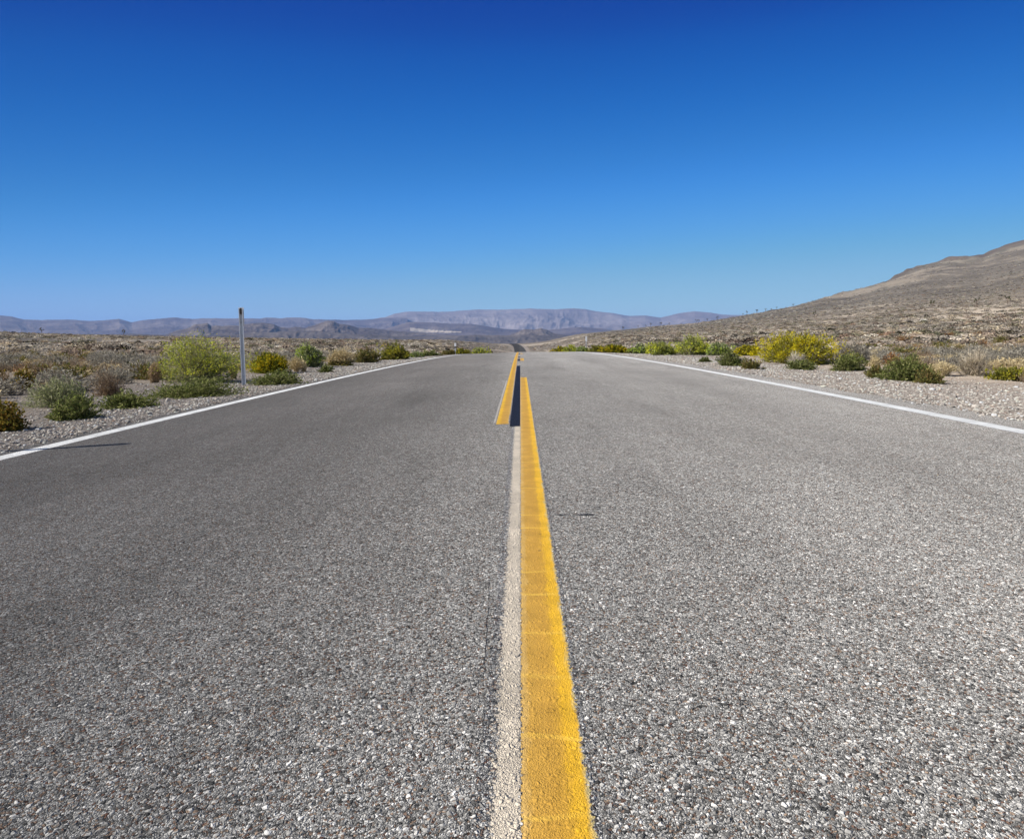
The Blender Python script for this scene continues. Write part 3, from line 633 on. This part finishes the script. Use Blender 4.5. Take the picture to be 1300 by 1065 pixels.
BUSHES = [
(-4.90,6.68,0.45,0.29,'ochre','ochre and olive saltbush at the left edge, nearest bush to the camera'),
(-6.02,9.07,0.85,0.36,'wisp','wispy grey-green bush with pale feathery top, behind the dark green mat near the left edge'),
(-4.85,7.60,0.53,0.25,'green','dark green low weed bush at the gravel edge, in front of the wispy grey-green bush'),
(-9.65,13.08,0.26,0.30,'ochre','small ochre bush cut by the left edge, behind the gravel clearing'),
(-8.47,11.98,0.35,0.37,'ochre','small ochre-yellow bush standing alone on bare soil near the left edge'),
(-6.33,10.81,0.59,0.35,'dry','round reddish-brown dried bush left of the big yellow-green rabbitbrush'),
(-4.92,8.88,0.71,0.23,'green','low green weed mat spreading on the left gravel, left of the long dark green mat'),
(-4.79,10.51,1.26,0.28,'green','long dark green weed mat at the foot of the big yellow-green rabbitbrush'),
(-6.46,14.12,1.62,0.80,'rabbit','big yellow-green rabbitbrush immediately left of the steel roadside post'),
(-7.02,13.55,0.31,0.39,'drygrass','small brown dried grass tuft at the left foot of the big rabbitbrush'),
(-6.12,15.04,0.23,0.36,'strawgrass','small tan grass tuft between the big rabbitbrush and the steel post'),
(-6.23,17.57,0.99,0.51,'gold','rounded olive and gold rabbitbrush immediately right of the steel post'),
(-4.37,12.84,0.92,0.28,'green','low green weed bush in front of the rounded gold rabbitbrush on the left verge'),
(-5.74,18.23,0.58,0.40,'strawgrass','pale tan grass clump between the gold bush and the pale green-topped bush'),
(-6.33,21.32,0.82,0.70,'rabbitpale','pale grey-green bush with light green top, right of a tan grass clump, left verge'),
(-4.84,17.63,0.33,0.21,'green','tiny dark green weed on the left gravel in front of the pale green-topped bush'),
(-5.71,22.67,1.09,0.54,'strawgrass','broad straw-coloured grass stand farther along the left verge'),
(-5.77,22.63,0.94,0.27,'olive','low olive weed at the foot of the broad straw-coloured grass'),
(-5.58,25.84,1.02,0.51,'olive','dark olive bush between the straw grass and the mustard-coloured bush on the left verge'),
(-5.26,30.22,1.22,0.66,'goldolive','mustard-coloured bush, tallest along the middle of the left verge'),
(-5.23,35.74,0.75,0.27,'rabbitpale','pale silvery bush just right of the mustard-coloured bush on the left verge'),
(-5.25,41.34,1.27,0.36,'green','rounded green bush right of the pale silvery one on the left verge'),
(-5.23,52.20,1.15,0.37,'olive','first low yellow-green bush of the far left verge, right of the rounded green bush'),
(-5.24,63.92,1.62,0.58,'goldolive','brighter yellow-green bush on the far left verge before the crest'),
(-5.23,85.91,1.80,0.97,'rabbit','small bright bush where the left verge nears the crest'),
(-5.23,116.58,2.05,1.67,'olive','last tiny olive bush on the left verge at the crest'),
(5.93,155.36,2.40,2.61,'goldolive','first tiny yellow bush on the right verge just past the crest'),
(5.94,106.44,2.57,1.45,'gold','low yellow bush second along the right verge from the crest'),
(5.93,84.49,1.49,1.11,'rabbit','small upright green-yellow bush third along the right verge from the crest'),
(5.94,68.40,1.36,0.60,'rabbitpale','pale dusty bush under the white roadside marker on the right verge'),
(5.95,56.03,1.42,0.58,'goldolive','olive-yellow bush just right of the white roadside marker'),
(5.96,45.15,1.58,0.53,'gold','wide golden bush halfway along the right verge row'),
(5.93,38.49,0.68,0.28,'olive','small dark olive bush between the wide golden bush and a pale round bush'),
(5.94,34.82,0.84,0.49,'rabbitpale','round pale yellow-green bush in the right verge row, right of the small dark olive one'),
(5.97,29.93,1.11,0.49,'rabbit','bright green bush in the right verge row, left of the large lime-topped one'),
(7.23,29.85,1.56,0.75,'rabbit','large lime-topped rabbitbrush in the right verge row, dry stems below'),
(7.81,28.24,0.93,0.55,'rabbitpale','yellowish straw-green bush joined to the right of the large lime-topped one'),
(5.20,20.08,0.40,0.17,'green','small blue-green weed on the right gravel in front of the lime-topped bush'),
(5.05,17.16,0.64,0.33,'green','dark green tufted weed on the right gravel left of the golden mound'),
(4.97,15.40,0.51,0.23,'olive','low olive-brown weed in front of the small golden mound on the right gravel'),
(8.68,26.91,1.00,0.41,'goldb','small golden mound of flowers left of the biggest yellow bush'),
(8.14,20.94,2.11,0.92,'goldb','biggest yellow-flowered rabbitbrush on the right verge'),
(8.32,23.69,0.98,0.44,'twigw','white dry twiggy bush at the left foot of the biggest yellow rabbitbrush'),
(7.67,19.83,0.57,0.37,'twigw','bare pale twigs in front of the middle of the biggest yellow rabbitbrush'),
(6.28,15.83,0.69,0.25,'green','low green weed on gravel in front of the biggest yellow rabbitbrush'),
(9.52,20.60,0.90,0.65,'sage','grey sagebrush right beside the biggest yellow rabbitbrush'),
(7.17,15.62,0.78,0.39,'green','dark green compact bush right of the biggest yellow rabbitbrush'),
(7.94,15.96,0.35,0.35,'strawgrass','small upright straw tuft left of the widest dark green bush'),
(6.39,12.80,0.42,0.25,'olive','low olive weed at the left foot of the widest dark green bush'),
(6.35,11.78,0.84,0.43,'green','widest dark green bush on the right gravel verge'),
(6.39,11.16,0.49,0.24,'olive','low yellowish-green skirt weed at the right foot of the widest dark green bush'),
(8.38,14.13,0.71,0.28,'strawgrass','low pale grass patch between the dark green bush and the bare branched bush'),
(9.04,14.17,0.74,0.49,'twig','bare bush of pale branching twigs near the right edge'),
(8.73,12.81,0.56,0.29,'goldolive','yellow-olive bush at the right edge right of the bare branched bush'),
(8.70,12.14,0.48,0.30,'dry','brown dried bush cut by the right edge'),
(9.97,19.19,0.53,0.33,'dryorange','rust-tinted dried shrub behind the widest dark green bush'),

]
for bi, (x, y, w, h, kind, label) in enumerate(BUSHES):
    h = min(h, 1.35); dist = math.hypot(x, y)
    big = max(1.0, dist/14.0)
    dens = float(np.clip(.35+.9*w*h/.25, .5, 2.4))/(big**1.2)
    dens = max(dens, .25)
    if kind in ('green',): h *= .95
    root = empty(NAME[kind], (x, y, float(ground_z(x, y))-.01), 0)
    tag(root, label, CAT[NAME[kind]])
    for pn, (V, F, C) in plant_parts(kind, w/2*1.04, w/2*.85, h*1.04, dens, big, seed=bi*3+1).items():
        obj(pn, mesh_np(pn, V, F, PART[pn], C), root)
# field shrubs: single meshes that share data, the nearest as individuals
def merged(kind, rx, h, dens, big, seed):
    VV, FF, CC = [], [], []; off = 0
    for V, F, C in plant_parts(kind, rx, rx*.9, h, dens, big, seed).values():
        VV.append(V); FF.append(F+off); CC.append(C); off += len(V)
    return mesh_np(kind, np.vstack(VV), np.vstack(FF), MF, np.vstack(CC))
FIELD = [('sagebrush', 'sage', 5, 'grey-brown sagebrush in the %s of the plain %s of the road', 'sagebrush', 'sagebrush scattered over the plain', .42),
         ('grass_tuft', 'strawgrass', 3, 'pale straw grass tuft in the %s of the plain %s of the road', 'grass tuft', 'straw tufts among the sagebrush', .19),
         ('dried_bush', 'dry', 3, 'brown dried shrub in the %s of the plain %s of the road', 'bush', 'dried shrubs among the sagebrush', .22),
         ('olive_shrub', 'olive', 3, 'olive-green shrub in the %s of the plain %s of the road', 'bush', 'olive shrubs among the sagebrush', .12),
         ('rust_shrub', 'dryorange', 2, 'rust-brown shrub in the %s of the plain %s of the road', 'bush', 'rust shrubs among the sagebrush', .04)]
fieldmesh = [[merged(f[1], .46, (.40, .28, .34, .34, .32)[a], (.42, .30, .34, .36, .36)[a], 1.55, 100+10*a+b) for b in range(f[2])] for a, f in enumerate(FIELD)]
# candidate points: dart throwing on a jittered polar lattice, denser near
def candidates():
    pts = []
    r = 9.0
    while r < 1900:
        step = .50+r*.0055
        n = int(math.radians(84)*r/step) if r < 640 else int(math.radians(32)*r/step)
        a = np.radians((-42 if r < 640 else 10)+(84 if r < 640 else 32)*(np.arange(n)+rng.random(n))/n); q = r+step*(rng.random(n)-.5)
        pts.append(np.stack([q*np.sin(a), q*np.cos(a)], 1)); r += step*(.95+r*.0035)
    return np.vstack(pts)
P = candidates()
U = P[:, 0]-xc(P[:, 1]); edge = np.where(U < 0, 6.7, 8.2)+np.where(P[:, 1] > 40, -1.0, 0)
ok = (np.abs(U) > edge+rng.random(len(P))*1.3)
dn = fbm(P[:, 0]*.12, P[:, 1]*.12, 3, 77)
ok &= rng.random(len(P)) < np.clip((dn-.20)*3.2, .45, 1)
ok &= rng.random(len(P)) > palef(P[:, 0], P[:, 1])*.45
for b in BUSHES: ok &= np.hypot((P[:, 0]-b[0]), (P[:, 1]-b[1])*.8) > b[2]*.5+.35
P = P[ok]; RP = np.hypot(P[:, 0], P[:, 1]); o_ = np.argsort(RP); P = P[o_]; RP = RP[o_]
kindn = fbm(P[:, 0]*.25+50, P[:, 1]*.25, 2, 88)+.45*(rng.random(len(P))-.5)
q = np.argsort(np.argsort(kindn))/len(P)
cum = np.cumsum([f[6] for f in FIELD]); kid = np.searchsorted(cum, q*cum[-1])
kid = np.clip(kid, 0, len(FIELD)-1)
ZP = ground_z(P[:, 0], P[:, 1])
cnt = [0]*len(FIELD); left = []
for n_ in range(len(P)):
    k = int(kid[n_]); f = FIELD[k]
    lim = (300, 240, 240, 160, 60)[k]
    if cnt[k] >= lim or RP[n_] > 75: left.append(n_); continue
    cnt[k] += 1
    o = obj(f[0], fieldmesh[k][rng.integers(0, f[2])], None, (P[n_, 0], P[n_, 1], ZP[n_]-.01))
    s = .42+.62*rng.random()**1.3; o.rotation_euler = (0, 0, rng.random()*6.28); o.scale = (s*(.9+.5*rng.random()), s*(.9+.4*rng.random()), s*(.75+.45*rng.random()))
    sd = 'left' if P[n_, 0] < xc(P[n_, 1]) else 'right'; zi = 0 if RP[n_] < 17 else (1 if RP[n_] < 32 else 2)
    tag(o, f[3] % (('nearest part', 'middle part', 'far part')[zi], sd), f[4], '%s, %s side' % (f[5], sd))
left = np.array(left)
# everything farther: one object of small leafy clumps
PL = P[left]; KL = kid[left]; RL = RP[left]; n = len(PL)
tn = 54
td = dome_dirs(tn*6, .0); tp = (td*np.array([.5, .5, .5])*(.6+.4*rng.random((tn*6, 1))))
FC = [[(.37,.33,.27),(.31,.275,.225),(.43,.38,.315)], [(.42,.35,.25),(.36,.30,.21)], [(.30,.24,.185),(.25,.195,.15)], [(.21,.195,.125),(.16,.155,.10)], [(.25,.17,.12)]]
VV, FF, CC = [], [], []; off = 0
sel = rng.integers(0, 6, n)
ss = (.55+.6*rng.random(n))*(1+np.clip(RL-60, 0, 2000)*.0022)
for v_ in range(6):
    idx = np.where(sel == v_)[0]
    t0 = tp[v_*tn:(v_+1)*tn]; dd = td[v_*tn:(v_+1)*tn]
    Lc = np.full(tn, .19); V, F, _ = cards(t0+np.array([0, 0, .03]), Lc, Lc*.62, dd+rng.normal(0, .5, (tn, 3)), np.ones((tn, 3)))
    base = np.vstack([pick(FC[int(k)], 1, .42) for k in KL[idx]]) if len(idx) else np.zeros((0, 3))
    S3 = np.stack([ss[idx]*1.1, ss[idx], ss[idx]*(.45+.3*rng.random(len(idx)))], 1)
    P3 = np.stack([PL[idx, 0], PL[idx, 1], ground_z(PL[idx, 0], PL[idx, 1])-.02], 1)
    a, b, c = scatter_rigid(V, F, P3, S3, rng.random(len(idx))*6.28, base)
    c = c*(1+.22*rng.normal(size=(len(c)//4, 1))).repeat(4, 0)
    VV.append(a); FF.append(b+off); CC.append(np.clip(c, .01, .8)); off += len(a)
tag(obj('desert_scrub', mesh_np('desert_scrub', np.vstack(VV), np.vstack(FF), MF, np.vstack(CC))), 'low grey-brown scrub covering the distant desert plain and slope', 'scrub', kind='stuff')
print('scrub clumps', n, 'individuals', cnt)
# ---------------------------------------------------------------- joshua trees
MB = M_vcol('bark')
def joshua(variant):
    rs = np.random.default_rng(900+variant); r0 = empty('joshua_tree', (0, 0, 0))
    P0, P1, P2, W = [], [], [], []; tips = []
    th = 1.1+.6*rs.random(); top = np.array([.1*(rs.random()-.5), .1, th])
    P0.append((0, 0, -.3)); P1.append((.05, 0, th*.5)); P2.append(top); W.append(.36)
    nb = 3+variant % 3
    for b in range(nb):
        a = b*6.28/nb+rs.random(); e = top+np.array([math.cos(a)*(.5+.4*rs.random()), math.sin(a)*(.5+.4*rs.random()), .7+.8*rs.random()])
        P0.append(top-[0, 0, .1]); P1.append((top+e)/2-[0, 0, .15]); P2.append(e); W.append(.24); tips.append(e)
        if rs.random() < .7:
            a2 = a+1+rs.random(); e2 = e+np.array([math.cos(a2)*.45, math.sin(a2)*.45, .35+.4*rs.random()])
            P0.append(e-[0, 0, .15]); P1.append((e+e2)/2-[0, 0, .1]); P2.append(e2); W.append(.18); tips.append(e2)
    n = len(P0); V, F, C, _ = ribbons(np.array(P0, float), np.array(P1, float), np.array(P2, float), np.array(W), pick([(.16,.12,.09)], n), 4)
    obj('trunk', mesh_np('trunk', V, F, MB, C), r0)
    tips = np.array(tips); k = 70; Tn = np.repeat(tips, k, 0); d = rs.normal(size=(len(Tn), 3)); d[:, 2] += .35; d /= np.linalg.norm(d, axis=1, keepdims=True)
    V, F, C = cards(Tn+d*.22, np.full(len(Tn), .40), np.full(len(Tn), .07), d, pick([(.10,.12,.055),(.15,.15,.08),(.20,.17,.11)], len(Tn)))
    obj('crown', mesh_np('crown', V, F, MF, C), r0); return r0
JT = [(-34.07,4.6,'joshua tree low on the left skyline, the one nearest the left edge'),(-29.24,3.87,'taller joshua tree alone on the left skyline in front of the blue mountains'),(8.18,13.07,None),(9.35,15.73,None),(9.96,16.24,None),(10.33,16.76,None),(11.12,18.33,None),(11.78,19.04,None),(13.81,20.8,None),(13.99,21.31,None),(14.64,23.9,None),(15.4,26.45,None),(17.24,30.37,None),(17.53,31.06,None),(18.26,33.31,None),(18.88,35.26,None),(19.27,36.2,None),(19.66,37.65,None),(20.81,41.96,None)]
HS = [(21.69,34.6,'dark joshua tree on the right slope just below its skyline, leftmost slope tree'),(22.29,26.36,'joshua tree lower on the right slope above the biggest yellow bush'),(29.77,36.99,'dark lone joshua tree halfway up the brown hillside on the right'),(34.06,38.86,'dark joshua tree on the hillside at the right edge, lower of the two there'),(34.16,72.03,'small joshua tree high on the hillside at the right edge, upper of the two there'),(32.37,36.88,'low joshua tree on the hillside between the lone halfway tree and the right edge')]
protos = [joshua(v) for v in range(4)]; used = [False]*4
ORD = ['first','second','third','fourth','fifth','sixth','seventh','eighth','ninth','tenth','eleventh','twelfth','thirteenth','fourteenth','fifteenth','sixteenth','seventeenth','eighteenth']
def place_j(i, a, r, label, s):
    v = i % 4; x, y = r*math.sin(math.radians(a)), r*math.cos(math.radians(a)); z = float(ground_z(x, y))
    if not used[v]: o = protos[v]; used[v] = True; o.location = (x, y, z); o.rotation_euler = (0, 0, i*1.3); o.scale = (s,)*3
    else: o = copy_tree(protos[v], (x, y, z), i*1.3, (s,)*3)
    tag(o, label, 'joshua tree', 'joshua trees on the plain and slopes')
k = 0
for i, (a, e, l) in enumerate(JT):
    R = float(np.interp(a, SIL[:, 0], SIL[:, 2]))*(.97)
    if l is None:
        l = 'small joshua tree on the skyline of the right slope, %s from the road side' % ORD[k]; k += 1
    place_j(i, a, R if a > 0 else 380, l, (1.0+.6*rng.random()) if a > 0 else .9)
for i, (a, e, l) in enumerate(HS):
    R_s = float(np.interp(a, SIL[:, 0], SIL[:, 2])); rs = np.linspace(80, R_s*.99, 400)
    zz_ = ground_z(rs*math.sin(math.radians(a)), rs*math.cos(math.radians(a))); el = (zz_-.75)/rs*1e3
    R = float(rs[np.argmin(np.abs(el-e))]); place_j(i+40, a, R, l, .75+R*.0003)
# ---------------------------------------------------------------- roadside posts
galv = M_plainmat('galvanised_steel', (.56,.59,.64), .5, .3); dark = M_plainmat('dark_cap', (.05,.04,.035), .7); white = M_plainmat('white_sheet', (.75,.76,.78), .35)
bolt = M_plainmat('bolt', (.3,.3,.3), .4, .8)
def extrude(sec, z0, z1, nz=6, f=lambda t: (1.0, 0.0)):
    sec = np.array(sec, float); k = len(sec); V = []
    for t in np.linspace(0, 1, nz+1):
        s, dx = f(t); V.append(np.column_stack([sec[:, 0]*s+dx, sec[:, 1], np.full(k, z0+(z1-z0)*t)]))
    V = np.vstack(V); F = []
    for a in range(nz):
        for b in range(k): F.append((a*k+b, a*k+(b+1) % k, (a+1)*k+(b+1) % k, (a+1)*k+b))
    return V, F, k
def poly_obj(name, V, F, mat, parent, loc=(0, 0, 0)):
    me = bpy.data.meshes.new(name); me.from_pydata([tuple(v) for v in V], [], [tuple(f) for f in F]); me.materials.append(mat); me.update()
    return obj(name, me, parent, loc)
def box(name, c, s, mat, parent, bev=.0015):
    x, y, z = c; a, b, d = s[0]/2, s[1]/2, s[2]/2
    V = [(x+i*a, y+j*b, z+k*d) for k in (-1, 1) for j in (-1, 1) for i in (-1, 1)]
    o = poly_obj(name, V, [(0,2,3,1),(4,5,7,6),(0,1,5,4),(2,6,7,3),(0,4,6,2),(1,3,7,5)], mat, parent)
    m = o.modifiers.new('b', 'BEVEL'); m.width = bev; m.segments = 2; return o
def post(x, y, h, label, tilt, turn=4):
    r = empty('delineator_post', (x, y, float(ground_z(x, y))), 0); r.rotation_euler = (0, math.radians(tilt), math.radians(turn))
    tag(r, label, 'roadside post')
    w, d, t = .038, .026, .004      # hat-shaped channel, open side towards the viewer
    sec = [(-w, -d), (-w+.012, -d), (-.014, 0), (.014, 0), (w-.012, -d), (w, -d), (w, -d+t), (w-.010, -d+t), (.012, t), (-.012, t), (-w+.010, -d+t), (-w, -d+t)]
    V, F, k = extrude(sec, -.3, h, 8, lambda s: (1.0, 0.0))
    F = [f for f in F]+[tuple(range(8*k, 9*k))]
    poly_obj('channel', V, F, galv, r)
    # reflector plate on the far face, its pale back edges showing either side, with a dark weathered cap
    V, F, k = extrude([(-.046, .006), (.046, .006), (.046, .009), (-.046, .009)], h-.30, h+.02, 2, lambda s: (1.0, 0))
    F = F+[(0, 1, 2, 3), tuple(range(2*k, 3*k))]
    poly_obj('reflector_plate', V, F, white, r)
    box('cap', (0, -.012, h-.045), (.022, .022, .11), dark, r)
    for zb in (h-.11, h-.25):
        box('bolt', (0, -.006, zb), (.012, .010, .012), bolt, r)
    return r
post(-5.075, 13.0, 1.40, 'tall grey steel roadside post right of the big rabbitbrush', -1.2)
post(-4.75, 5.08, 1.42, 'grey steel roadside post left of the frame whose thin shadow crosses the left white line', 0, 78)
r = empty('delineator_post', (-5.3, 58.0, float(ground_z(-5.3, 58)))); tag(r, 'small distant roadside post with pale top, left verge near the crest', 'roadside post')
box('channel', (0, 0, .40), (.07, .04, .9), galv, r); box('reflector_plate', (0, -.03, .80), (.15, .012, .28), white, r); box('reflector', (0, -.03, .60), (.12, .012, .10), dark, r)
xx, yy_ = 7.3, 79.0
r = empty('marker_sign', (xx, yy_, float(ground_z(xx, yy_)))); tag(r, 'small white upright roadside marker plate on a thin post, right verge', 'sign')
hgt = .75+ (430-427.2)/903*yy_-float(ground_z(xx, yy_))
box('post', (0, .03, hgt*.5-.2), (.06, .04, hgt+.2), galv, r); box('plate', (0, -.01, hgt-.27), (.20, .012, .56), white, r)
# ---------------------------------------------------------------- haze
def haze(density=3.0e-5, top=900):
    bm_v = [(x, y, z) for z in (-70, top) for y in (-3000, 31000) for x in (-24000, 24000)]
    me = bpy.data.meshes.new('haze'); me.from_pydata(bm_v, [], [(0,2,3,1),(4,5,7,6),(0,1,5,4),(2,6,7,3),(0,4,6,2),(1,3,7,5)])
    m = bpy.data.materials.new('haze_air'); m.use_nodes = True; t = m.node_tree; t.nodes.remove(t.nodes['Principled BSDF'])
    v = t.nodes.new('ShaderNodeVolumePrincipled'); v.inputs['Color'].default_value = (.24,.45,.9,1); v.inputs['Density'].default_value = density; v.inputs['Anisotropy'].default_value = 0.0
    t.links.new(v.outputs[0], t.nodes['Material Output'].inputs['Volume']); me.materials.append(m)
    tag(obj('haze', me), 'thin blue air between the viewer and the far mountains', 'haze', kind='stuff')
haze()
